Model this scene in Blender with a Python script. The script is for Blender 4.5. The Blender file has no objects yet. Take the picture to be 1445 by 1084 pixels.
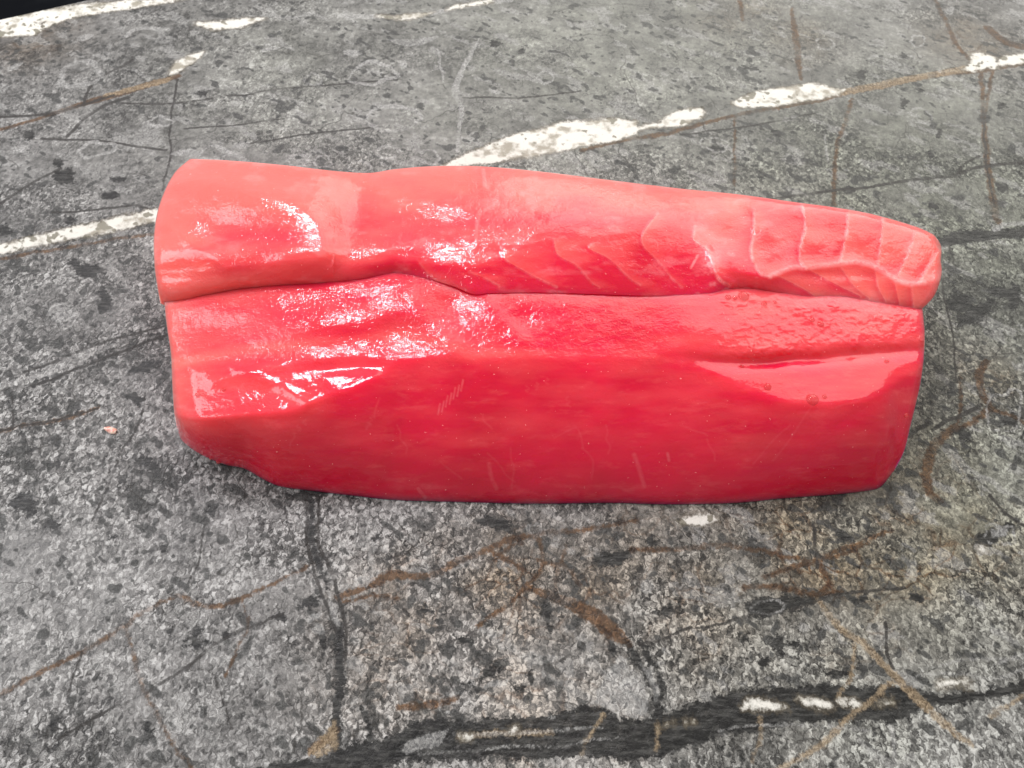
import bpy, math
import numpy as np

# ------------------------------------------------------------------ camera, light, exposure
scene = bpy.context.scene
PITCH = math.radians(58.0)          # camera looks this far below the horizon
DIST = 0.315                        # metres from lens to the middle of the counter view
FPX = 1070.0                        # focal length in photo pixels (1445 wide)
CW, CH = 1445.0, 1084.0
CAM = np.array([0.0, -DIST * math.cos(PITCH), DIST * math.sin(PITCH)])

cam_data = bpy.data.cameras.new('camera')
cam = bpy.data.objects.new('camera', cam_data)
scene.collection.objects.link(cam)
cam.location = CAM
cam.rotation_euler = (math.pi / 2 - PITCH, 0, 0)
cam_data.sensor_width = 36.0
cam_data.lens = 36.0 * FPX / CW
cam_data.clip_start = 0.01
cam_data.clip_end = 50.0
cam_data.dof.use_dof = True
cam_data.dof.focus_distance = DIST - 0.022
cam_data.dof.aperture_fstop = 24.0
scene.camera = cam

world = bpy.data.worlds.new('World')
scene.world = world
world.use_nodes = True
bg = world.node_tree.nodes['Background']
bg.inputs['Color'].default_value = (1.0, 0.98, 0.96, 1)
bg.inputs['Strength'].default_value = 0.62

def area(name, loc, target, sx, sy, power, color):
    d = bpy.data.lights.new(name, 'AREA')
    d.shape = 'RECTANGLE'; d.size = sx; d.size_y = sy; d.energy = power; d.color = color
    o = bpy.data.objects.new(name, d)
    scene.collection.objects.link(o)
    o.location = loc
    from mathutils import Vector
    o.rotation_euler = (Vector(target) - Vector(loc)).to_track_quat('-Z', 'Y').to_euler()
    return o
# a wide window on the far side, and a smaller brighter pane to its left
area('window_light', (0.72, 1.50, 1.22), (0, 0.02, 0.03), 1.9, 1.55, 35, (1.0, 0.97, 0.89))
area('bright_pane_light', (-0.42, 0.94, 1.30), (0, 0.02, 0.03), 0.34, 0.25, 15, (1.0, 0.93, 0.97))
area('left_window_light', (-1.25, 0.35, 1.25), (0, 0.02, 0.03), 0.9, 0.7, 17, (0.96, 0.96, 1.0))

scene.cycles.max_bounces = 6
scene.cycles.diffuse_bounces = 3
scene.cycles.glossy_bounces = 3
scene.cycles.transmission_bounces = 6
scene.cycles.caustics_reflective = False
scene.cycles.caustics_refractive = False
scene.cycles.adaptive_threshold = 0.02
scene.view_settings.view_transform = 'Standard'
scene.view_settings.look = 'None'
scene.view_settings.exposure = -0.10
scene.view_settings.gamma = 1.0

# ------------------------------------------------------------------ measuring helpers
FWD = np.array([0, math.cos(PITCH), -math.sin(PITCH)])
UPV = np.array([0, math.sin(PITCH), math.cos(PITCH)])
def at(px, py, z=0.0):
    """point of the place at height z (m) that was measured at photo pixel px, py"""
    px = np.asarray(px, float); py = np.asarray(py, float); z = np.asarray(z, float)
    a = (px - CW / 2) / FPX; b = -(py - CH / 2) / FPX
    dx = a; dy = FWD[1] + b * UPV[1]; dz = FWD[2] + b * UPV[2]
    t = (z - CAM[2]) / dz
    return np.stack([CAM[0] + t * dx, CAM[1] + t * dy, z + 0 * t], -1)

def smooth(a, b, x):
    t = np.clip((x - a) / (b - a), 0, 1)
    return t * t * (3 - 2 * t)

_tab = np.random.RandomState(7).rand(512, 512)
def vnoise(x, y, seed=0):
    """value noise, about -1..1"""
    x = x + seed * 17.31; y = y + seed * 9.77
    xi = np.floor(x).astype(int); yi = np.floor(y).astype(int)
    fx = x - xi; fy = y - yi
    fx = fx * fx * fx * (fx * (fx * 6 - 15) + 10); fy = fy * fy * fy * (fy * (fy * 6 - 15) + 10)
    g = lambda i, j: _tab[(yi + j) & 511, (xi + i) & 511]
    return ((g(0,0)*(1-fx)+g(1,0)*fx)*(1-fy) + (g(0,1)*(1-fx)+g(1,1)*fx)*fy) * 2 - 1
def fbm(x, y, seed=0, oct=3):
    s = 0; a = 1; n = 0
    for k in range(oct):
        s = s + a * vnoise(x * 2**k, y * 2**k, seed + 3 * k); n += a; a *= 0.5
    return s / n

def resample(pts, n):
    """Catmull-Rom through pts, n points at even chord length"""
    p = np.array(pts, float)
    q = np.vstack([2 * p[0] - p[1], p, 2 * p[-1] - p[-2]])
    out = []
    for i in range(1, len(q) - 2):
        t = np.linspace(0, 1, 24, endpoint=False)[:, None]
        a, b, c, d = q[i-1], q[i], q[i+1], q[i+2]
        out.append(0.5 * (2*b + (c-a)*t + (2*a-5*b+4*c-d)*t*t + (3*b-a-3*c+d)*t**3))
    o = np.vstack(out + [p[-1:]])
    s = np.r_[0, np.cumsum(np.linalg.norm(np.diff(o[:, :2], axis=0), axis=1))]
    u = np.linspace(0, s[-1], n)
    return np.stack([np.interp(u, s, o[:, k]) for k in range(o.shape[1])], -1)

def pl_dist(X, Y, pts):
    """distance to a polyline with a third value interpolated along it"""
    best = np.full(X.shape, 1e9); val = np.zeros(X.shape)
    p = np.array(pts, float)
    if p.shape[1] == 2: p = np.c_[p, np.ones(len(p))]
    for a, b in zip(p[:-1], p[1:]):
        d = b - a; L = d[0]**2 + d[1]**2 + 1e-12
        t = np.clip(((X - a[0]) * d[0] + (Y - a[1]) * d[1]) / L, 0, 1)
        dd = np.hypot(X - a[0] - t * d[0], Y - a[1] - t * d[1])
        m = dd < best
        best = np.where(m, dd, best); val = np.where(m, a[2] + t * d[2], val)
    return best, val

# ------------------------------------------------------------------ node helpers
class NT:
    def __init__(self, name):
        self.m = bpy.data.materials.new(name); self.m.use_nodes = True
        self.t = self.m.node_tree; self.t.nodes.clear()
    def n(self, typ, **kw):
        nd = self.t.nodes.new(typ)
        for k, v in kw.items():
            if k.startswith('_'): setattr(nd, k[1:], v)
        return nd
    def link(self, a, b): self.t.links.new(a, b)
    def put(self, sock, v):
        if hasattr(v, 'links'): self.link(v, sock)
        else: sock.default_value = v
    def math(self, op, a, b=0.0, c=0.0, clamp=False):
        nd = self.n('ShaderNodeMath', _operation=op, _use_clamp=clamp)
        for i, v in enumerate((a, b, c)): self.put(nd.inputs[i], v)
        return nd.outputs[0]
    def mapr(self, v, a, b, c=0.0, d=1.0, smooth_=True):
        nd = self.n('ShaderNodeMapRange', _interpolation_type='SMOOTHSTEP' if smooth_ else 'LINEAR')
        for i, x in enumerate((v, a, b, c, d)): self.put(nd.inputs[i], x)
        return nd.outputs[0]
    def mix(self, f, a, b, mode='MIX'):
        nd = self.n('ShaderNodeMix', _data_type='RGBA', _blend_type=mode)
        self.put(nd.inputs[0], f)
        for i, v in ((6, a), (7, b)):
            self.put(nd.inputs[i], v if hasattr(v, 'links') else (*v, 1) if len(v) == 3 else v)
        return nd.outputs[2]
    def attr(self, name):
        return self.n('ShaderNodeAttribute', _attribute_name=name).outputs['Fac']
    def noise(self, co, scale, detail=3, rough=0.5, dist=0.0):
        nd = self.n('ShaderNodeTexNoise')
        self.link(co, nd.inputs['Vector'])
        nd.inputs['Scale'].default_value = scale; nd.inputs['Detail'].default_value = detail
        nd.inputs['Roughness'].default_value = rough; nd.inputs['Distortion'].default_value = dist
        return nd.outputs['Fac']
    def map(self, co, rot=0.0, scale=(1, 1, 1)):
        nd = self.n('ShaderNodeMapping')
        self.link(co, nd.inputs['Vector'])
        nd.inputs['Rotation'].default_value = (0, 0, rot); nd.inputs['Scale'].default_value = scale
        return nd.outputs[0]
    def voro(self, co, scale, feature='F1', out='Distance', rnd=1.0):
        nd = self.n('ShaderNodeTexVoronoi', _feature=feature)
        self.link(co, nd.inputs['Vector'])
        nd.inputs['Scale'].default_value = scale; nd.inputs['Randomness'].default_value = rnd
        return nd.outputs[out]
    def bump(self, h, strength, dist, normal=None):
        nd = self.n('ShaderNodeBump')
        self.put(nd.inputs['Strength'], strength); nd.inputs['Distance'].default_value = dist
        self.link(h, nd.inputs['Height'])
        if normal is not None: self.link(normal, nd.inputs['Normal'])
        return nd.outputs[0]
    def out(self, shader):
        o = self.n('ShaderNodeOutputMaterial'); self.link(shader, o.inputs['Surface'])
        return self.m

# ------------------------------------------------------------------ stone material
def stone_material():
    N = NT('stone')
    co = N.n('ShaderNodeTexCoord').outputs['Object']
    g1 = N.noise(co, 240, 4, 0.65)
    gw = N.n('ShaderNodeTexNoise'); N.link(co, gw.inputs['Vector']); gw.inputs['Scale'].default_value = 520; gw.inputs['Detail'].default_value = 2
    gv = N.n('ShaderNodeVectorMath', _operation='MULTIPLY_ADD'); N.link(gw.outputs['Color'], gv.inputs[0]); gv.inputs[1].default_value = (0.0034, 0.0034, 0); N.link(co, gv.inputs[2])
    dg = N.map(gv.outputs[0], math.radians(-38), (1, 0.62, 1))
    g2 = N.noise(dg, 1000, 3, 0.7)
    vc = N.n('ShaderNodeTexVoronoi', _feature='F1'); N.link(dg, vc.inputs['Vector']); vc.inputs['Scale'].default_value = 900
    cell = vc.outputs['Distance']
    sep = N.n('ShaderNodeSeparateColor'); N.link(vc.outputs['Color'], sep.inputs[0])
    grain = N.attr('grain'); mott = N.attr('mott'); var = N.attr('vary')
    g1c = N.math('SUBTRACT', g1, 0.5); g2c = N.math('SUBTRACT', g2, 0.5)
    # value of the ground mass: broad mottling, then grains
    v = N.math('MULTIPLY_ADD', mott, 0.17, 0.51)
    v = N.math('MULTIPLY_ADD', g1c, 0.62, v)
    fine = N.math('ADD', N.math('MULTIPLY', g2c, 1.35), N.math('MULTIPLY', N.math('SUBTRACT', sep.outputs[0], 0.5), 0.55))
    fine = N.math('ADD', fine, N.mapr(cell, 0.30, 0.75, 0.05, -0.22))
    v = N.math('ADD', v, N.math('MULTIPLY', fine, grain))
    ramp = N.n('ShaderNodeValToRGB')
    els = ramp.color_ramp.elements
    els[0].position = 0.0; els[0].color = (0.016, 0.016, 0.016, 1)
    els[1].position = 1.0; els[1].color = (0.46, 0.46, 0.45, 1)
    for p, c in ((0.25, 0.050), (0.45, 0.112), (0.65, 0.195)):
        e = els.new(p); e.color = (c, c * 0.985, c * 0.955, 1)
    N.link(v, ramp.inputs[0])
    col = ramp.outputs[0]
    # broad tints
    col = N.mix(N.math('MULTIPLY', N.attr('warm'), N.mapr(var, -0.5, 0.5, 0.45, 1.0)), col, (1.0, 0.78, 0.56), 'MULTIPLY')
    col = N.mix(N.attr('green'), col, (0.94, 1.0, 0.84), 'MULTIPLY')
    col = N.mix(N.attr('dark'), col, (0.40, 0.40, 0.40), 'MULTIPLY')
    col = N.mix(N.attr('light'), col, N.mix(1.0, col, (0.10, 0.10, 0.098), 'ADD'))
    # ragged-edge noise in mm added to the signed fields
    r1 = N.math('SUBTRACT', N.noise(co, 420, 4, 0.7), 0.5)
    rag = N.math('ADD', N.math('MULTIPLY', r1, 4.2), N.math('MULTIPLY', g2c, 1.6))
    ragW = N.math('ADD', N.math('MULTIPLY', N.attr('rough_edge'), 1.2), N.math('MULTIPLY', rag, 1.1))
    brk = N.mapr(N.math('MULTIPLY_ADD', g1c, 1.5, var), -0.55, 0.0, 0.5, 1.0)
    def field(name, k, lo, hi):
        return N.mapr(N.math('MULTIPLY_ADD', rag, k, N.attr(name)), lo, hi)
    # pale crusts, then dark pits scattered in clumps
    crust = N.mapr(N.math('MULTIPLY_ADD', g1c, 0.9, N.attr('crust')), 0.30, 0.44)
    col = N.mix(N.math('MULTIPLY', crust, 0.40), col, N.mix(N.mapr(g2, 0.3, 0.7), (0.12, 0.12, 0.118), (0.40, 0.40, 0.385)))
    pits = N.mapr(N.math('ADD', N.math('MULTIPLY', g1c, 0.8), N.math('MULTIPLY_ADD', g2c, 0.35, N.attr('pit'))), 0.40, 0.52)
    col = N.mix(N.math('MULTIPLY', pits, 0.86), col, N.mix(N.mapr(g2, 0.35, 0.65), (0.016, 0.017, 0.016), (0.055, 0.056, 0.054)))
    # hair cracks between the measured ones
    wn = N.n('ShaderNodeTexNoise'); N.link(co, wn.inputs['Vector']); wn.inputs['Scale'].default_value = 30; wn.inputs['Detail'].default_value = 4
    wv = N.n('ShaderNodeVectorMath', _operation='MULTIPLY_ADD'); N.link(wn.outputs['Color'], wv.inputs[0]); wv.inputs[1].default_value = (0.03, 0.03, 0); N.link(co, wv.inputs[2])
    ed = N.voro(N.map(wv.outputs[0], 0.3, (0.75, 1.3, 1)), 24, 'DISTANCE_TO_EDGE')
    ed2 = N.voro(N.map(wv.outputs[0], -0.5, (1.2, 0.8, 1)), 62, 'DISTANCE_TO_EDGE')
    hair = N.math('MULTIPLY', N.mapr(ed, 0.0, 0.013, 1, 0), N.mapr(var, -0.15, 0.25))
    hair2 = N.math('MULTIPLY', N.mapr(ed2, 0.0, 0.022, 1, 0), N.mapr(mott, 0.1, -0.35))
    hair = N.math('MAXIMUM', N.math('MULTIPLY', hair, 0.75), N.math('MULTIPLY', hair2, 0.65))
    col = N.mix(hair, col, (0.028, 0.026, 0.023))
    # rusty web inside the warm zones
    ed3 = N.voro(N.map(wv.outputs[0], 0.9, (0.9, 1.4, 1)), 78, 'DISTANCE_TO_EDGE')
    web = N.math('MULTIPLY', N.mapr(N.math('MULTIPLY_ADD', g1c, 0.16, ed3), 0.0, 0.08, 1, 0), N.math('MULTIPLY', N.attr('warm'), N.mapr(var, -0.35, 0.2)))
    col = N.mix(N.math('MULTIPLY', web, 1.0), col, N.mix(1.0, col, (0.42, 0.25, 0.14), 'MULTIPLY'))
    # measured features
    streak = N.noise(N.map(co, 0.12, (0.35, 1.6, 1)), 420, 3, 0.7)
    bl = N.math('MULTIPLY', field('black', 1.5, -0.45, 0.45), N.mapr(g1, 0.2, 0.45, 0.7, 1.0))
    col = N.mix(N.math('MULTIPLY', bl, 0.96), col, N.mix(N.mapr(streak, 0.40, 0.75), (0.006, 0.006, 0.006), (0.05, 0.05, 0.047)))
    br = N.math('MULTIPLY', field('brown', 0.8, -0.65, 0.45), brk)
    col = N.mix(br, col, N.mix(0.30, N.mix(1.0, col, (0.46, 0.28, 0.17), 'MULTIPLY'), N.mix(N.mapr(g1, 0.35, 0.65), (0.028, 0.015, 0.009), (0.15, 0.095, 0.055))))
    tn = N.math('MULTIPLY', field('tan', 0.7, -0.8, 0.4), brk)
    col = N.mix(N.math('MULTIPLY', tn, 0.72), col, N.mix(N.mapr(g2, 0.3, 0.7), (0.085, 0.055, 0.028), (0.36, 0.28, 0.18)))
    cr = N.math('MULTIPLY', field('crack', 0.38, -0.36, 0.14), brk)
    col = N.mix(N.math('MULTIPLY', cr, 0.9), col, (0.022, 0.02, 0.018))
    pa = N.math('MULTIPLY', field('pale', 0.5, -0.4, 0.4), brk)
    col = N.mix(N.math('MULTIPLY', pa, 0.46), col, N.mix(N.mapr(g2, 0.3, 0.7), (0.14, 0.14, 0.14), (0.52, 0.52, 0.50)))
    whv = N.math('ADD', N.attr('white'), ragW)
    col = N.mix(N.math('MULTIPLY', N.mapr(whv, -2.2, 0.0), 0.55), col, (0.105, 0.085, 0.055))
    dirt = N.math('MULTIPLY_ADD', g1c, 1.6, N.attr('rough_edge'))
    wcol = N.mix(N.mapr(dirt, -0.65, 0.05), (0.28, 0.26, 0.21), (0.60, 0.59, 0.54))
    wcol = N.mix(N.mapr(N.math('MULTIPLY_ADD', g1c, 0.8, N.attr('pit')), 0.40, 0.55), wcol, (0.20, 0.19, 0.15))
    col = N.mix(N.mapr(whv, -0.9, 1.2), col, wcol)
    # surface relief
    h = N.math('ADD', N.math('MULTIPLY', g2, 0.6), N.math('MULTIPLY', cell, -0.35))
    h = N.math('MULTIPLY', h, grain)
    h = N.math('MULTIPLY_ADD', g1, 0.5, h)
    bmp = N.bump(h, 0.7, 0.0008)
    for nd in N.t.nodes:                      # the slab is a flat sheet: plane textures are enough
        if nd.type == 'TEX_NOISE': nd.noise_dimensions = '2D'
        if nd.type == 'TEX_VORONOI': nd.voronoi_dimensions = '2D'
    b = N.n('ShaderNodeBsdfPrincipled')
    N.link(col, b.inputs['Base Color'])
    N.link(N.mapr(g1, 0.3, 0.7, 0.30, 0.48), b.inputs['Roughness'])
    b.inputs['Specular IOR Level'].default_value = 0.24
    N.link(bmp, b.inputs['Normal'])
    return N.out(b.outputs[0])

# ------------------------------------------------------------------ the counter
def build_slab():
    # far edge of the counter as measured in the upper left corner
    e0, e1 = at(0, 27.5)[:2], at(118, 1.0)[:2]
    d = (e1 - e0) / np.linalg.norm(e1 - e0)          # along the edge
    nrm = np.array([-d[1], d[0]])                    # towards the far side
    if nrm[1] < 0: nrm = -nrm
    ang = math.atan2(d[1], d[0])
    edge = e0 @ nrm
    c = np.array([at(x, y)[:2] for x, y in ((0, 0), (1445, 0), (0, 1084), (1445, 1084))])
    s0, s1 = (c @ d).min() - 0.012, (c @ d).max() + 0.012
    t0 = (c @ nrm).min() - 0.012
    def axis(a, b, step, lo, hi):
        core = np.arange(a, b + step / 2, step)
        def tail(start, end, sgn):
            r = []; p = start; st = step
            while (end - p) * sgn > 0:
                st = min(st * 1.35, 0.04); p += sgn * st; r.append(p)
            return r
        l = tail(a, lo, -1)[::-1] if lo < a else []
        r = tail(b, hi, 1) if hi > b else []
        return np.array(l + list(core) + r)
    S = axis(s0, s1, 0.00062, -0.75, 0.75)
    T = np.append(axis(t0, edge - 0.0012, 0.00062, -0.50, 0), [edge - 0.0006])
    SS, TT = np.meshgrid(S, T)
    X = SS * d[0] + TT * nrm[0]; Y = SS * d[1] + TT * nrm[1]
    shape = X.shape
    # wobble for the traced lines
    wx = X + 0.0009 * fbm(X / 0.010, Y / 0.010, 1); wy = Y + 0.0009 * fbm(X / 0.010, Y / 0.010, 5)
    F = {k: np.full(shape, -12.0, np.float32) for k in ('white', 'black', 'brown', 'tan', 'crack', 'pale')}
    def stroke(kind, pts, hw=None, cut=None):
        p = np.array(pts, float)
        if p.shape[1] == 2: p = np.c_[p, np.full(len(p), hw)]
        dv = np.gradient(p[:, :2], axis=0); dv /= np.linalg.norm(dv, axis=1)[:, None] + 1e-9
        n = np.stack([-dv[:, 1], dv[:, 0]], -1) * p[:, 2:3]
        a = at(*(p[:, :2] + n).T)[:, :2]; b = at(*(p[:, :2] - n).T)[:, :2]
        w = np.linalg.norm(a - b, axis=1) / 2
        q = np.c_[at(p[:, 0], p[:, 1])[:, :2], w]
        if len(q) > 2: q = resample(q, len(q) * 4)
        s_ = q[:, :2] @ d; t_ = q[:, :2] @ nrm; m = w.max() + 0.004
        i0, i1 = np.searchsorted(S, (s_.min() - m, s_.max() + m)); j0, j1 = np.searchsorted(T, (t_.min() - m, t_.max() + m))
        if i1 <= i0 or j1 <= j0: return
        sl = np.s_[j0:j1, i0:i1]
        dist, wv = pl_dist(wx[sl], wy[sl], q)
        F[kind][sl] = np.maximum(F[kind][sl], (wv - dist) * 1000)
    def patch(kind, poly):
        """signed field of a closed polygon"""
        q = at(*np.array(poly, float).T)[:, :2]
        s_ = q @ d; t_ = q @ nrm; m = 0.004
        i0, i1 = np.searchsorted(S, (s_.min() - m, s_.max() + m)); j0, j1 = np.searchsorted(T, (t_.min() - m, t_.max() + m))
        sl = np.s_[j0:j1, i0:i1]; x = wx[sl]; y = wy[sl]
        dist, _ = pl_dist(x, y, np.vstack([q, q[:1]]))
        ins = np.zeros(x.shape, bool); j = len(q) - 1
        for i in range(len(q)):
            c1 = (q[i, 1] > y) != (q[j, 1] > y)
            with np.errstate(divide='ignore', invalid='ignore'):
                ins ^= c1 & (x < (q[j, 0] - q[i, 0]) * (y - q[i, 1]) / (q[j, 1] - q[i, 1]) + q[i, 0])
            j = i
        F[kind][sl] = np.maximum(F[kind][sl], np.where(ins, dist, -dist) * 1000)
    def blob(kind, x, y, rx, ry, rot=0.0, seed=0):
        r = np.random.RandomState(seed + int(x * 7 + y))
        a = np.linspace(0, 2 * math.pi, 15)[:-1]; k = 1 + 0.28 * (r.rand(14) - 0.5) * 2
        ex, ey = rx * k * np.cos(a), ry * k * np.sin(a); c_, s_ = math.cos(rot), math.sin(rot)
        patch(kind, np.stack([x + ex * c_ - ey * s_, y + ex * s_ + ey * c_], -1))
    def ring(x, y, rx, ry, rot=0.0, hw=2.0, seed=0):
        r = np.random.RandomState(seed + int(x * 3 + y))
        a = np.linspace(0, 2 * math.pi, 13); k = 1 + 0.22 * (r.rand(13) - 0.5) * 2; k[-1] = k[0]
        ex, ey = rx * k * np.cos(a), ry * k * np.sin(a); c_, s_ = math.cos(rot), math.sin(rot)
        h = hw * (0.5 + r.rand(13))
        stroke('pale', np.stack([x + ex * c_ - ey * s_, y + ex * s_ + ey * c_, h], -1))
    for kind, pts, hw in STROKES: stroke(kind, pts, hw)
    for kind, poly in PATCHES: patch(kind, poly)
    for a in BLOBS: blob(*a)
    for a in RINGS: ring(*a)
    # broad, soft variations of the stone, with window sheen painted in as lighter patches
    def soft(pts):
        out = np.zeros(shape, np.float32)
        for x, y, r, w in pts:
            p = at(x, y)[:2]; rr = np.linalg.norm(at(x + r, y)[:2] - p)
            out = np.maximum(out, w * np.exp(-((X - p[0])**2 + (Y - p[1])**2) / (rr * rr)))
        return np.clip(out * (1 + 0.35 * fbm(X / 0.02, Y / 0.02, 9)), 0, 1)
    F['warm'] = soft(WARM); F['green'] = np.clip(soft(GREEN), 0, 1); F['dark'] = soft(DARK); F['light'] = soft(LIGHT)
    yn = (Y - at(700, 1084)[1]) / (at(700, 0)[1] - at(700, 1084)[1])
    F['grain'] = np.clip(0.86 - 0.58 * smooth(0.40, 0.85, yn) + 0.60 * fbm(X / 0.035, Y / 0.022, 4), 0.15, 1.25) * np.where(F['black'] > 0, 0.5, 1)
    F['mott'] = fbm(X / 0.045, Y / 0.030, 11, 3) * 0.9 + fbm(X / 0.011, Y / 0.009, 12, 3) * 0.9
    F['mott'] += 0.40 * smooth(0.50, 0.12, yn)
    F['vary'] = fbm(X / 0.016, Y / 0.014, 13, 4)
    F['rough_edge'] = fbm(X / 0.0075, Y / 0.006, 14, 3)
    ca, sa = math.cos(0.6), math.sin(0.6)
    XR, YR = X * ca - Y * sa, X * sa + Y * ca
    clump = fbm(X / 0.05, Y / 0.05, 21)
    F['pit'] = np.maximum(fbm(XR / 0.0065, YR / 0.0042, 15, 2) * 0.95, fbm(XR / 0.0034, YR / 0.0026, 17, 2) * 0.85) + 0.20 * clump - 0.055
    F['crust'] = fbm(XR / 0.012, YR / 0.0055, 18, 3) - 0.10 * clump
    Z = np.zeros(shape)
    # mesh: top sheet with a rounded far edge, then sides and underside
    nr, nc = shape
    V = np.stack([X, Y, Z], -1).reshape(-1, 3)
    extra = []; far = V.reshape(nr, nc, 3)[-1]
    for oo, zz in ((0.0000, -0.0007), (0.0006, -0.0022), (0.0006, -0.030)):
        e = far.copy(); e[:, 0] += nrm[0] * (0.0004 + oo); e[:, 1] += nrm[1] * (0.0004 + oo); e[:, 2] = zz; extra.append(e)
    V2 = np.vstack([V] + extra)
    idx = np.arange(nr * nc).reshape(nr, nc)
    q = [np.stack([idx[:-1, :-1], idx[:-1, 1:], idx[1:, 1:], idx[1:, :-1]], -1).reshape(-1, 4)]
    prev = idx[-1]
    for k in range(3):
        cur = nr * nc + k * nc + np.arange(nc)
        q.append(np.stack([prev[:-1], prev[1:], cur[1:], cur[:-1]], -1)); prev = cur
    # near, left and right sides and the bottom
    base = len(V2)
    dn = lambda loop: np.c_[loop[:, :2], np.full(len(loop), -0.03)]
    G = V.reshape(nr, nc, 3)
    near, left, right = dn(G[0]), dn(G[:, 0]), dn(G[:, -1])
    V3 = np.vstack([V2, near, left, right])
    a = base + np.arange(nc); q.append(np.stack([idx[0, 1:], idx[0, :-1], a[:-1], a[1:]], -1))
    a = base + nc + np.arange(nr); q.append(np.stack([idx[:-1, 0], idx[1:, 0], a[1:], a[:-1]], -1))
    a2 = base + nc + nr + np.arange(nr); q.append(np.stack([idx[1:, -1], idx[:-1, -1], a2[:-1], a2[1:]], -1))
    q.append(np.array([[base + nc, base + nc - 0 + nr - 1, base + nc + 2 * nr - 1, base + nc + nr]]))
    o = mesh_object('countertop', V3, np.vstack(q), stone_mat)
    src = np.concatenate([np.arange(nr * nc)] + [idx[-1]] * 3 + [idx[0], idx[:, 0], idx[:, -1]])
    for k, v in F.items():
        at_ = o.data.attributes.new(k, 'FLOAT', 'POINT')
        at_.data.foreach_set('value', v.reshape(-1)[src].astype(np.float32))
    o['kind'] = 'structure'
    o['label'] = 'grey veined stone countertop with white and black veins'
    return o

def mesh_object(name, V, Q, mat, parent=None, smooth_=True):
    me = bpy.data.meshes.new(name)
    V = np.ascontiguousarray(V, np.float32); Q = np.ascontiguousarray(Q, np.int32)
    k = Q.shape[1]
    me.vertices.add(len(V)); me.vertices.foreach_set('co', V.reshape(-1))
    me.loops.add(Q.size); me.loops.foreach_set('vertex_index', Q.reshape(-1))
    me.polygons.add(len(Q)); me.polygons.foreach_set('loop_start', np.arange(0, Q.size, k, dtype=np.int32))
    me.polygons.foreach_set('use_smooth', np.full(len(Q), smooth_))
    me.update(calc_edges=True); me.validate()
    if mat: me.materials.append(mat)
    o = bpy.data.objects.new(name, me); scene.collection.objects.link(o)
    if parent: o.parent = parent
    return o

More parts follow.
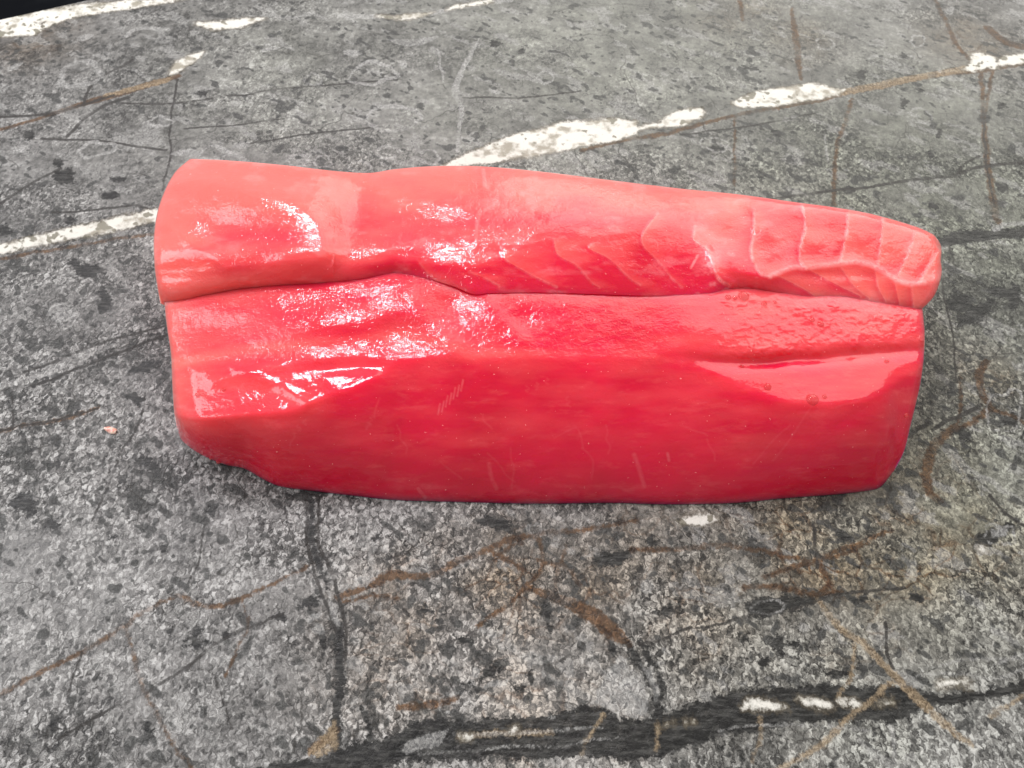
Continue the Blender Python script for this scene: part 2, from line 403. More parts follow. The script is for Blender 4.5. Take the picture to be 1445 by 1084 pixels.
# measured lines of the stone: kind, [(x, y[, half width])], half width   (photo pixels, see at())
STROKES = [
 # white veins
 ('white', [(-30,34,3),(20,27,4),(75,21,9),(115,14,8),(180,7,6),(225,3,3),(270,-4,1)], None),
 ('white', [(-10,41,10),(22,40,12),(46,41,8)], None),
 ('white', [(66,36,3),(80,27,6)], None),
 ('white', [(280,33,2),(310,36,6),(350,31,5),(372,26,1)], None),
 ('white', [(243,103,4),(255,92,7),(270,83,6),(286,74,1)], None),
 ('white', [(560,262,4),(640,232,5),(700,215,13),(760,201,19),(820,188,18),(880,180,14),(898,173,3)], None),
 ('white', [(900,182,2),(930,176,4),(958,168,10),(984,157,7),(990,152,1)], None),
 ('white', [(1036,146,3),(1060,142,9),(1100,136,12),(1150,129,11),(1178,130,6),(1192,127,1)], None),
 ('white', [(1362,99,2),(1378,92,8),(1388,84,9),(1402,94,3)], None),
 ('white', [(1412,90,3),(1424,85,7),(1450,82,5),(1480,74,5)], None),
 ('white', [(-30,356,5),(0,351,6),(60,338,7),(120,325,9),(180,313,9),(240,300,9),(330,282,6),(430,265,4)], None),
 ('white', [(535,23,1),(560,24,3),(590,22,4),(610,18,1)], None),
 ('white', [(630,14,1),(660,7,2),(690,3,3)], None),
 # grey-white threads
 ('pale', [(-20,552,3),(0,546,4),(60,528,4),(100,510,6),(140,494,5),(165,486,1)], None),
 ('pale', [(480,22),(545,24),(600,21),(650,10),(720,0)], 3),
 ('pale', [(676,55,1),(662,82,3),(648,110,4),(644,132,5),(652,150,4),(648,185,3),(646,215,2)], None),
 ('pale', [(618,68),(623,95),(626,115)], 1.5),
 ('pale', [(548,57,1),(575,60,5),(600,58,4),(618,52,1)], None),
 ('pale', [(178,52),(185,44),(205,40),(236,42)], 2.2),
 ('pale', [(1165,190),(1168,230)], 1.2),
 ('pale', [(1400,940,1),(1445,925,2)], None), ('pale', [(1290,955),(1350,950),(1400,958),(1445,945)], 1.8),
 ('pale', [(1300,945),(1360,932),(1445,930)], 1.4),
 ('pale', [(1405,325),(1420,318),(1445,316)], 3),
 ('pale', [(466,838,2),(472,862,5),(478,880,3)], None),
 ('pale', [(905,938,2),(915,955,4),(924,975,4),(926,988,2)], None),
 ('pale', [(148,1084,3),(155,1062,3),(160,1045,1)], None),
 ('pale', [(590,1066),(680,1060),(740,1052),(800,1052),(880,1040)], 1.2),
 ('pale', [(1015,1030),(1080,1022),(1160,1026),(1230,1032)], 1.4),
 # black bands and double cracks
 ('black', [(436,695,4),(440,760,5),(449,795,5),(462,830,4)], None),
 ('black', [(478,880,6),(480,930,7),(476,1000,7),(475,1066,8)], None),
 ('crack', [(430,700),(434,765),(440,800),(452,835),(466,862),(474,890)], 2.2),
 ('crack', [(447,700),(449,760),(458,792),(472,818),(484,858),(488,890),(488,935)], 2.2),
 ('black', [(888,908,4),(898,930,6),(912,955,5),(926,985,5),(930,1012,10)], None),
 ('black', [(905,908,5),(916,930,4),(930,955,4),(934,985,4)], None),
 ('black', [(1322,342,6),(1360,335,9),(1400,332,7),(1480,326,7)], None),
 ('black', [(508,985,1),(516,1010,2),(524,1045,4)], None),
 ('crack', [(-20,541),(0,534),(70,514),(150,482),(240,460)], 1.4),
 ('crack', [(-20,558),(0,551),(60,540),(110,520),(190,490),(240,472)], 1.6),
 ('crack', [(900,908),(930,903),(960,890),(1000,886),(1050,872),(1110,862),(1170,842),(1240,832),(1275,828)], 1.6),
 ('crack', [(830,905),(790,930),(760,940)], 1.2),
 # fine dark cracks
 ('crack', [(1085,282),(1130,275),(1190,268),(1215,266),(1300,252),(1350,247),(1372,238),(1400,234),(1480,226)], 1.7),
 ('crack', [(1350,248),(1362,232),(1382,220)], 1.5),
 ('crack', [(0,166),(70,160),(120,148),(160,135)], 1.5),
 ('crack', [(95,192),(125,163),(150,148),(180,138)], 1.8),
 ('crack', [(118,150),(130,118),(170,95),(185,85)], 1.5),
 ('crack', [(60,196),(110,198),(150,201),(235,212)], 1.3),
 ('crack', [(-10,296),(40,262),(85,238)], 1.6),
 ('crack', [(75,300),(140,296),(190,291),(225,298)], 1.2),
 ('crack', [(250,112),(244,150),(240,185),(242,215),(228,270)], 1.2),
 ('crack', [(320,135),(350,134),(385,126),(480,119),(560,112)], 1.0),
 ('crack', [(260,182),(330,177),(400,168)], 0.9),
 ('crack', [(350,203),(430,190),(520,180)], 0.9),
 ('crack', [(655,138),(740,138),(820,128)], 1.0),
 ('crack', [(170,146),(235,147),(300,140)], 0.9),
 ('crack', [(18,538),(17,602)], 1.0),
 ('crack', [(205,978),(260,945),(300,912),(330,892),(372,876),(400,866)], 1.6),
 ('crack', [(206,980),(150,1005),(110,1025),(60,1065),(40,1090)], 1.4),
 ('crack', [(116,920),(105,950),(95,985)], 1.4), ('crack', [(68,1030),(60,1060)], 1.4),
 ('crack', [(258,947),(296,948),(308,975),(322,1010),(330,1030)], 1.0),
 ('crack', [(290,740),(280,790),(265,822)], 1.0),
 ('crack', [(205,555),(196,600),(170,640),(150,690),(130,735)], 1.1),
 ('crack', [(1330,395),(1332,420),(1345,470),(1350,540)], 0.9),
 ('crack', [(970,285),(1000,300)], 1.0),
 ('crack', [(960,190),(1060,178),(1150,160)], 0.9),
 ('crack', [(560,850),(575,868),(590,878)], 1.4),
 ('crack', [(624,950),(640,975),(650,990)], 1.4),
 ('crack', [(1247,878),(1252,920),(1262,945)], 1.6),
 ('crack', [(1148,740),(1152,775),(1154,800)], 1.8),
 ('crack', [(1395,700),(1430,735),(1450,742)], 1.6),
 ('crack', [(1320,605),(1345,590),(1385,572)], 2.5), ('crack', [(1280,615),(1310,598)], 3),
 # brown seams
 ('brown', [(250,108,3),(200,122,4),(150,138,4),(100,152,3),(40,172,2),(0,183,2)], None),
 ('brown', [(1385,100,3),(1388,170,3),(1394,230,4),(1402,290,5),(1410,315,4)], None),
 ('crack', [(1387,150),(1392,230),(1403,292)], 1.3),
 ('brown', [(1402,100),(1395,130),(1390,165)], 2.2),
 ('brown', [(1036,165),(1037,215),(1036,262)], 1.4),
 ('brown', [(1203,140),(1192,175),(1180,215),(1176,290)], 2.6),
 ('brown', [(1118,12,2),(1124,60,4),(1130,112,2)], None), ('brown', [(1043,0,3),(1048,28,2)], None),
 ('brown', [(1320,0),(1335,30),(1350,62),(1368,84)], 2), ('brown', [(1395,40),(1420,60),(1440,66)], 4),
 ('brown', [(0,608,2),(45,600,2),(95,590,3),(140,575,2)], None), ('crack', [(-10,609),(45,600),(95,588),(138,577)], 1.2),
 ('brown', [(-20,990,3),(0,978,3),(50,952,3),(115,920,3),(170,890,2.5),(200,865,2),(248,841,2),(270,850,3),(300,857,3),(340,845,3),(372,830,2),(410,811,1.6),(440,797,1.6)], None),
 ('brown', [(178,886),(188,925),(205,980),(222,1008),(240,1045),(275,1090)], 2.0),
 ('brown', [(340,848),(350,880),(330,920),(318,955)], 1.0),
 ('brown', [(480,843,4),(530,822,5),(560,812,6),(610,812,4),(640,795,5),(680,778,4),(730,758,4),(790,752,3),(850,742,3),(900,735,2)], None),
 ('brown', [(486,848),(530,840),(560,845)], 2),
 ('brown', [(690,775),(715,790),(740,806)], 3), ('brown', [(700,790),(720,770),(735,765)], 2.5),
 ('brown', [(760,760),(765,800),(740,830),(720,850),(690,872),(672,885)], 2.6),
 ('brown', [(760,790),(800,800),(815,822)], 3), ('brown', [(800,770),(790,800),(780,835)], 2.4),
 ('brown', [(745,830,4),(790,845,7),(830,865,11),(865,890,11),(890,907,4)], None),
 ('brown', [(560,1000,4),(610,995,5),(645,985,3)], None), ('brown', [(440,1060,6),(468,1040,6),(475,1030,4)], None),
 ('brown', [(890,777),(960,774),(1040,770),(1140,790),(1200,770),(1260,750)], 3),
 ('brown', [(1080,812),(1120,800),(1190,780),(1235,760)], 3), ('brown', [(1160,800),(1172,825),(1150,840)], 4),
 ('brown', [(1050,830),(1100,828),(1150,838),(1190,835)], 3.5),
 ('brown', [(1345,605,5),(1322,624,7),(1309,655,7),(1310,690,6),(1326,706,4)], None),
 ('brown', [(1393,512,5),(1380,530,5),(1388,560,5),(1398,578,5),(1350,605,3)], None),
 ('brown', [(1356,535),(1354,580),(1346,606)], 2.4), ('brown', [(1398,578),(1428,586),(1445,596)], 2.5),
 ('brown', [(920,195),(985,176),(1045,161),(1145,144),(1195,132),(1260,119),(1330,105),(1370,102),(1470,86)], 2.4),
 ('brown', [(820,212),(870,200),(930,190)], 2.4), ('brown', [(0,366),(60,355),(130,343),(215,330)], 2),
 ('tan', [(1190,131),(1225,124),(1260,117),(1330,103),(1365,97)], 4),
 ('tan', [(150,136),(190,124),(235,113)], 3),
 ('tan', [(1155,848,3),(1185,885,4),(1215,905,4),(1245,935,4),(1270,962,5),(1310,1000,5),(1345,1030,4),(1372,1052,2)], None),
 ('tan', [(1090,1090,2),(1160,1050,3),(1210,1005,3),(1250,970,4),(1268,960,3)], None),
 ('tan', [(1207,900),(1202,945),(1185,985)], 1.5), ('tan', [(1072,1010),(1072,1040),(1060,1075)], 1.6),
 ('tan', [(1450,975,2),(1425,995,3),(1400,1012,3)], None), ('tan', [(850,1008),(830,1045),(820,1070)], 1.4),
 ('tan', [(930,1020),(928,1060)], 1.6), ('pale', [(1258,1025,3),(1262,1060,3),(1260,1080,2)], None),
 ('pale', [(640,1037,2),(700,1037,3),(760,1032,2),(850,1028,1)], None),
 ('tan', [(648,1040,3),(700,1036,3),(780,1032,2)], None),
 ('white', [(1054,996,2),(1075,994,4),(1108,999,3)], None), ('white', [(1130,986,4),(1150,993,5),(1172,998,3)], None),
 ('white', [(1186,990,3),(1212,994,4)], None), ('white', [(1234,996,3),(1262,992,3)], None), ('white', [(966,1020,3),(978,1018,4)], None),
 ('white', [(652,1044,3),(664,1040,2)], None), ('white', [(724,1032,3),(730,1030,2)], None),
 ('white', [(1325,968,2),(1345,962,3),(1366,962,2)], None), ('white', [(930,1026,2),(950,1020,2)], None),
]
PATCHES = [
 ('black', [(330,1090),(400,1074),(470,1068),(487,1050),(540,1044),(562,1034),(578,1020),(613,1013),(679,1017),(730,1012),(779,1006),(820,999),(846,996),(858,1000),(872,1011),(912,1017),(935,1008),(958,1000),(985,989),(1015,980),(1050,974),(1098,970),(1164,963),(1210,968),(1251,966),(1297,973),(1330,982),(1390,972),(1460,955),(1460,975),(1400,985),(1360,992),(1306,1000),(1285,1014),(1264,1020),(1210,1020),(1164,1024),(1120,1020),(1065,1034),(1015,1037),(990,1048),(965,1056),(930,1070),(880,1074),(800,1066),(740,1074),(679,1074),(620,1076),(566,1075),(540,1090)]),
 ('black', [(1052,856),(1062,845),(1090,842),(1110,838),(1160,841),(1176,836),(1150,850),(1110,864),(1080,874),(1058,872)]),
 ('black', [(832,788),(846,778),(890,776),(888,788),(870,798),(842,798)]),
 ('black', [(1196,845),(1225,838),(1230,846),(1208,850)]),
 ('pale', [(566,1062),(575,1050),(600,1038),(632,1030),(626,1046),(618,1056),(590,1058),(572,1068)]),
 ('pale', [(838,980),(850,960),(876,925),(884,930),(890,955),(908,975),(914,990),(912,1012),(895,1014),(868,1000),(842,996)]),
 ('tan', [(435,1064),(455,1040),(474,1018),(476,1058),(455,1066)]),
 ('white', [(955,738),(972,728),(1000,726),(1012,734),(990,742)]),
]
BLOBS = [
 ('black',205,653,18,8,0.2),('black',35,712,20,14,0.6),('black',190,562,14,9,0.3),('black',205,520,22,8,-0.3),('black',145,433,9,12,0.2),
 ('black',120,382,24,10,0.2),('black',150,425,8,16,-0.3),('black',90,250,16,12,0.1),('black',82,230,8,7),('black',155,277,13,6),('black',168,252,10,5),
 ('black',100,312,8,6),('black',72,163,8,4),('black',42,190,8,7),('black',285,132,8,5),('black',5,325,12,8),('black',105,370,10,6),
 ('black',1400,758,24,12,-0.4),('black',1425,745,14,8,0.3),('black',1380,440,30,12,-0.5),('black',1410,412,16,8),('black',1355,430,16,12),
 ('black',1430,420,10,20),('black',1430,590,14,10),('black',1357,612,16,9,0.6),('black',1215,105,8,6),('black',1275,78,5,4),
 ('black',1198,268,9,6),('black',1313,218,6,6),('black',1300,128,6,4),('black',1275,145,5,8),('black',1325,188,5,8),('black',1415,265,14,6,0.3),
 ('black',1390,168,9,7),('black',1415,150,9,5),('black',1315,290,9,5,0.5),('black',735,72,5,4),('black',1060,96,12,3,0.2),('black',1010,210,12,4),
 ('black',700,62,10,5),('black',1095,188,8,5),('black',770,865,7,14,-0.2),('black',775,885,5,6),('black',660,905,10,6),('black',600,862,12,5),
 ('black',622,875,7,6),('black',690,950,16,9,-0.6),('black',668,968,14,4,0.3),('black',752,958,5,9),('black',735,972,9,7),('black',865,915,7,7),
 ('black',940,860,8,7),('black',1100,910,7,14),('black',1120,908,12,5),('black',1075,935,6,10),('black',1185,950,20,5,-0.1),('black',1215,942,10,6),
 ('black',1050,905,6,6),('black',1290,840,10,8),('black',240,890,5,6),('black',275,895,14,6,-0.7),('black',280,912,16,7),('black',80,1018,14,8,-0.6),
 ('black',208,1030,9,10),('black',230,775,5,8),('black',160,760,5,4),('black',75,740,12,9,-0.5),('black',300,720,10,5),('black',395,870,10,7),
 ('black',435,850,16,9,-0.4),('black',455,905,6,10),('black',530,760,5,5),('black',700,740,30,10,0.3),('black',545,788,4,5),('black',920,765,10,8),
 ('black',1130,735,8,3),('black',1060,760,8,3,0.5),('black',430,700,30,6),('black',320,895,10,5),('black',1190,757,12,4,0.3),('black',465,1040,6,5),
 ('pale',210,703,9,6,0.2),('pale',1385,775,10,9,0.3),('pale',108,1050,7,6),('pale',84,552,10,6),('pale',450,888,9,9),('pale',445,870,12,5,-0.5),
 ('pale',130,90,8,3,-0.3),('pale',20,95,12,4,-0.4),('pale',120,52,12,4,-0.3),('pale',30,210,16,6,-0.3),('pale',90,445,18,10,-0.3),('pale',100,330,14,5,-0.4),
 ('pale',1340,15,6,6),('pale',1325,100,3,3),('pale',700,130,8,3),('pale',1230,80,8,3,-0.4),('pale',340,205,14,5,-0.2),('pale',255,215,14,5,-0.2),
 ('pale',570,90,6,6),('pale',495,75,14,5),('pale',515,820,14,7),('pale',670,950,8,6),('pale',700,965,16,5,-0.2),('pale',780,1012,10,2),
 ('pale',1120,165,6,2),('pale',380,70,16,3,-0.2),('pale',430,20,14,3,-0.2),('pale',1410,752,12,8),
 ('white',1386,774,4,4),
]
RINGS = [
 (112,104,30,17,-0.25,2.8),(526,103,34,15,-0.1,1.8),(556,168,36,18,-0.05,2.2),(134,212,25,10,-0.1,1.6),(548,213,14,9,0,1.6),(225,172,16,7,0,1.5),
 (420,226,14,8,0,1.5),(455,228,12,8,0,1.2),(605,222,14,9,0,1.4),(770,110,10,8,0,1.2),(300,216,22,10,0,1.5),(505,235,16,8,0,1.2),
 (1295,58,11,8,0,1.2),(1010,205,18,9,0.2,1.0),(1300,165,14,10,0.3,1.0),(262,885,34,8,-0.8,1.6),(370,1022,18,7,-0.1,1.6),(880,985,30,22,-0.2,1.5),
 (755,746,10,5,0,1.4),(325,1055,16,8,-0.2,1.0),(1420,580,22,30,0.3,1.4),(90,445,24,16,-0.3,1.4),(165,520,18,11,0,1.2),(1085,858,26,10,-0.2,1.0),
 (440,112,12,8,0,1.0),(860,160,8,5,0,0.8),(1165,62,14,8,0.2,0.9),(640,990,22,12,-0.2,1.0),(1412,756,22,14,0.2,1.2),
]
WARM = [(750,950,160,0.5),(1000,860,140,0.5),(700,800,90,0.8),(800,820,110,0.75),(860,760,120,0.5),(1000,790,120,0.6),(1150,790,120,0.85),(1280,760,130,0.75),(1400,790,90,0.5),(960,860,90,0.5),
        (560,900,120,0.45),(600,990,60,0.5),(700,980,100,0.35),(1370,60,60,0.55),(1130,60,50,0.5),(1040,20,60,0.4),(50,55,60,0.55),(1310,650,80,0.35),(1390,540,60,0.4),(560,825,60,0.5)]
GREEN = [(1300,300,420,0.9),(1300,650,300,0.8),(900,60,420,0.65),(420,100,260,0.4),(1200,900,300,0.4)]
DARK = [(1400,430,90,0.55),(1350,350,120,0.30),(1380,60,70,0.35),(130,400,80,0.30),(1330,520,120,0.25),(60,60,70,0.25),(1200,880,140,0.15),(1400,900,100,0.3),(1060,250,60,0.1)]
LIGHT = [(740,975,90,0.6),(640,960,60,0.3),(60,820,140,0.45),(850,990,40,0.4),(900,60,300,0.25),(200,700,150,0.12),(1350,1040,90,0.25),(780,1078,60,0.5),(480,1020,40,0.4)]  # lighter stone; lower-left and top-centre patches are painted sheen

stone_mat = stone_material()
build_slab()

# dark floor seen past the counter's far corner
fm = NT('dark_floor')
fco = fm.n('ShaderNodeTexCoord').outputs['Object']
fb = fm.n('ShaderNodeBsdfPrincipled')
fm.link(fm.mix(fm.mapr(fm.noise(fco, 9, 4, 0.6), 0.4, 0.7), (0.004, 0.005, 0.008), (0.012, 0.014, 0.018)), fb.inputs['Base Color'])
fb.inputs['Roughness'].default_value = 0.7
fb.inputs['Specular IOR Level'].default_value = 0.06
floor_mat = fm.out(fb.outputs[0])
fl = mesh_object('floor', np.array([(-3, -2.5, -0.9), (3, -2.5, -0.9), (3, 3.5, -0.9), (-3, 3.5, -0.9)]), np.array([[0, 1, 2, 3]]), floor_mat)
fl['kind'] = 'structure'; fl['label'] = 'dark floor beyond the far edge of the countertop'

# ------------------------------------------------------------------ tuna flesh material
def flesh_material():
    N = NT('raw_tuna')
    co = N.n('ShaderNodeTexCoord').outputs['Object']
    big = N.noise(co, 28, 3, 0.5)
    fib = N.noise(N.map(co, 0.05, (0.35, 1, 1)), 260, 4, 0.6)
    col = N.mix(N.mapr(big, 0.3, 0.7), (0.60, 0.0005, 0.028), (0.70, 0.003, 0.044))
    col = N.mix(N.attr('coral'), col, (0.83, 0.135, 0.118))  # paler flesh, with some lit and shaded tone painted in
    col = N.mix(N.math('MULTIPLY', N.mapr(fib, 0.52, 0.75), 0.13), col, (0.92, 0.22, 0.20))
    fa = N.math('MULTIPLY', N.attr('fascia_and_sheen'), N.mapr(N.noise(co, 700, 3, 0.6), 0.25, 0.6, 0.45, 1.0))  # pale tissue, plus painted haze, rim light and faint highlights
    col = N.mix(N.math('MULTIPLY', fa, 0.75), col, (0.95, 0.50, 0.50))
    # tiny pale specks of tissue
    sp = N.mapr(N.noise(co, 900, 2, 0.5), 0.735, 0.77)
    col = N.mix(N.math('MULTIPLY', sp, 0.5), col, (0.95, 0.55, 0.52))
    # wet skin: fine wrinkles that break up the reflections
    micro = N.attr('micro')
    wr = N.noise(N.map(co, -0.35, (1, 1.35, 1)), 620, 1.0, 0.5, 1.0)
    wr2 = N.noise(co, 1300, 0, 0.5)
    h = N.math('ADD', N.math('MULTIPLY', wr, 1.0), N.math('MULTIPLY', wr2, 0.30))
    mid = N.noise(co, 170, 3, 0.5)
    bm1 = N.bump(mid, N.math('MULTIPLY_ADD', micro, 0.40, -0.04), 0.0010)
    bmp = N.bump(h, N.math('MULTIPLY', micro, 1.0), 0.00015, bm1)
    base_n = N.bump(N.math('ADD', h, fib), 0.25, 0.0006)
    b = N.n('ShaderNodeBsdfPrincipled')
    N.link(col, b.inputs['Base Color'])
    b.inputs['Roughness'].default_value = 0.42
    b.inputs['Specular IOR Level'].default_value = 0.06
    b.inputs['Subsurface Weight'].default_value = 0.9
    b.inputs['Subsurface Radius'].default_value = (1.0, 0.22, 0.18)
    b.inputs['Subsurface Scale'].default_value = 0.016
    b.inputs['Coat Weight'].default_value = 1.0
    b.inputs['Coat IOR'].default_value = 1.38
    N.link(N.mapr(micro, 0.0, 1.0, 0.03, 0.05), b.inputs['Coat Roughness'])
    N.link(bmp, b.inputs['Coat Normal']); N.link(base_n, b.inputs['Normal'])
    return N.out(b.outputs[0])
flesh = flesh_material()

# ------------------------------------------------------------------ the loin: measured outlines and heights (cm)
def coons(top, right, bottom, left, nu, nv):
    Tc, Bc = resample(top, nu), resample(bottom, nu)
    Lc, Rc = resample(left, nv), resample(right, nv)
    u = np.linspace(0, 1, nu)[None, :, None]; v = np.linspace(0, 1, nv)[:, None, None]
    P = (1-v)*Tc[None] + v*Bc[None] + (1-u)*Lc[:, None] + u*Rc[:, None] \
        - ((1-u)*(1-v)*Tc[0] + u*(1-v)*Tc[-1] + (1-u)*v*Bc[0] + u*v*Bc[-1])
    return P[..., 0], P[..., 1]

def ip(x, pts):
    """smooth interpolation of (x, value) pairs"""
    p = resample(pts, 400) if len(pts) > 2 else np.array(pts, float)
    o = np.argsort(p[:, 0])
    return np.interp(x, p[o, 0], p[o, 1])

SEAM = [(226,428),(250,428),(290,418),(330,410),(380,404),(440,400),(500,395),(540,388),(562,386),(601,393),(640,404),(668,415),(690,414),(720,413),(770,413),(837,415),(900,417),(958,418),(1000,416),(1030,408),(1060,407),(1100,413),(1140,418),(1190,419),(1240,427),(1300,437)]
TOPLINE = [(268,224),(330,227),(400,233),(470,241),(520,244),(555,239),(600,235),(650,234),(700,236),(780,244),(860,254),(960,266),(1040,274),(1120,285),(1180,293),(1230,302),(1290,319),(1318,331)]
LEFTU = [(268,224),(247,243),(232,270),(222,300),(217,335),(218,375),(222,405),(226,428)]
RIGHTU = [(1318,331),(1328,347),(1328,368),(1329,385),(1324,405),(1316,421),(1300,437)]
LEFTL = [(232,416),(233,440),(236,465),(241,500),(243,545),(246,585),(250,606)]
RIGHTL = [(1300,425),(1303,445),(1305,480),(1302,520),(1296,555),(1285,600),(1276,636),(1262,664)]
BOT = [(250,606),(256,621),(274,636),(292,646),(318,656),(345,662),(370,676),(396,687),(440,693),(500,700),(560,706),(660,709),(760,711),(860,710),(950,712),(1040,710),(1100,704),(1180,698),(1222,693),(1243,687),(1262,664)]

def finish(name, P, attrs, parent, nv, nu, tuck):
    """close the measured surface with side walls and an underside; P in metres (nv, nu, 3)"""
    idx = np.arange(nv * nu).reshape(nv, nu)
    loop = np.concatenate([idx[0, :], idx[1:, -1], idx[-1, -2::-1], idx[-2:0:-1, 0]])
    V = P.reshape(-1, 3); L = V[loop]; cen = L.mean(0)
    inward = cen[None, :2] - L[:, :2]; inward /= np.linalg.norm(inward, axis=1)[:, None]
    rings = []
    for k, f in enumerate((0.985, 0.93, 0.80, 0.6, 0.4, 0.2, 0.08, 0.0)):
        r = L.copy(); w = (1 - f)
        r[:, :2] += inward * (tuck * w + 0.0004 * (k > 0))
        r[:, 2] = L[:, 2] * f + 0.0001
        rings.append(r)
    m = len(loop); base = len(V)
    VV = np.vstack([V] + rings + [[(cen[0], cen[1], 0.0001)]])
    q = [np.stack([idx[:-1, :-1], idx[1:, :-1], idx[1:, 1:], idx[:-1, 1:]], -1).reshape(-1, 4)]
    prev = loop
    for k in range(len(rings)):
        cur = base + k * m + np.arange(m)
        q.append(np.stack([prev, np.roll(prev, -1), np.roll(cur, -1), cur], -1)); prev = cur
    c = len(VV) - 1
    half = np.arange(0, m - 1, 2)
    q.append(np.stack([prev[half], prev[half + 1], prev[(half + 2) % m], np.full(len(half), c)], -1))
    o = mesh_object(name, VV, np.vstack(q), flesh, parent)
    src = np.concatenate([np.arange(base)] + [loop] * len(rings) + [[loop[0]]])
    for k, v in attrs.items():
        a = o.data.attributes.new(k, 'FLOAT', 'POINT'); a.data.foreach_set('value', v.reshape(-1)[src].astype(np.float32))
    return o

def line_mask(X, Y, pts, hw, soft=1.5):
    d, w = pl_dist(X, Y, resample(pts, len(pts) * 5) if len(pts) > 2 else pts)
    return 1 - smooth(hw, hw + soft, d)
def blur(a, ru, rv):
    for ax, r in ((1, ru), (0, rv)):
        k = np.exp(-(np.arange(-3 * r, 3 * r + 1) / r)**2 / 2); k /= k.sum()
        pad = [(0, 0), (0, 0)]; pad[ax] = (3 * r, 3 * r)
        p = np.pad(a, pad, mode='reflect', reflect_type='odd')
        out = np.zeros_like(a)
        for i, w in enumerate(k):
            out += w * (p[:, i:i + a.shape[1]] if ax == 1 else p[i:i + a.shape[0]])
        a = out
    return a
def gauss(X, Y, x, y, sx, sy, rot=0.0):
    c, s = math.cos(rot), math.sin(rot); dx, dy = X - x, Y - y
    return np.exp(-((dx * c + dy * s) / sx)**2 - ((-dx * s + dy * c) / sy)**2)
def ridge(X, Y, pts, w):
    d, k = pl_dist(X, Y, resample(pts, len(pts) * 5))
    return np.exp(-(d / w)**2)

# ---- lower half of the loin
def zr_of(X):
    return ip(X, [(200,2.45),(220,2.55),(260,2.75),(350,2.95),(500,3.12),(650,3.22),(800,3.25),(1000,3.18),(1150,3.05),(1250,2.9),(1335,2.70)])
def z_lower(X, Y):
    bot = ip(X, BOT)
    seam = ip(X, SEAM)
    yr = ip(X, [(225,585),(285,590),(340,586),(400,580),(450,566),(500,547),(535,530),(570,510),(640,505),(760,506),(880,506),(960,508),(1000,520),(1040,545),(1080,562),(1140,571),(1200,569),(1240,560),(1270,536),(1310,515)])
    zr = zr_of(X)
    zb = ip(X, [(225,0.9),(260,0.75),(300,0.35),(350,0.15),(400,0.06),(700,0.04),(1200,0.05),(1235,0.15),(1265,0.5),(1310,0.7)])
    t = np.clip((Y - yr) / (bot - yr), 0, 1.0)
    # rounded shoulder in the middle, crisp facet edge where the wet flats are
    flat = np.maximum(0.3 * smooth(580, 400, X), smooth(985, 1060, X))
    g_round = 1 - 0.50 * t - 0.38 * t**2 - 0.12 * t**5
    g_crisp = 1 - 0.58 * t - 0.30 * t**2 - 0.12 * t**5
    g = g_round * (1 - flat) + g_crisp * flat
    z = zb + (zr - zb) * g
    # flats between the shoulder and the upper groove
    s = np.clip((yr - Y) / (yr - seam + 1), 0, 1.3)
    z += np.where(Y < yr, 0.14 * s, 0)
    return z, yr, seam, bot, t, flat

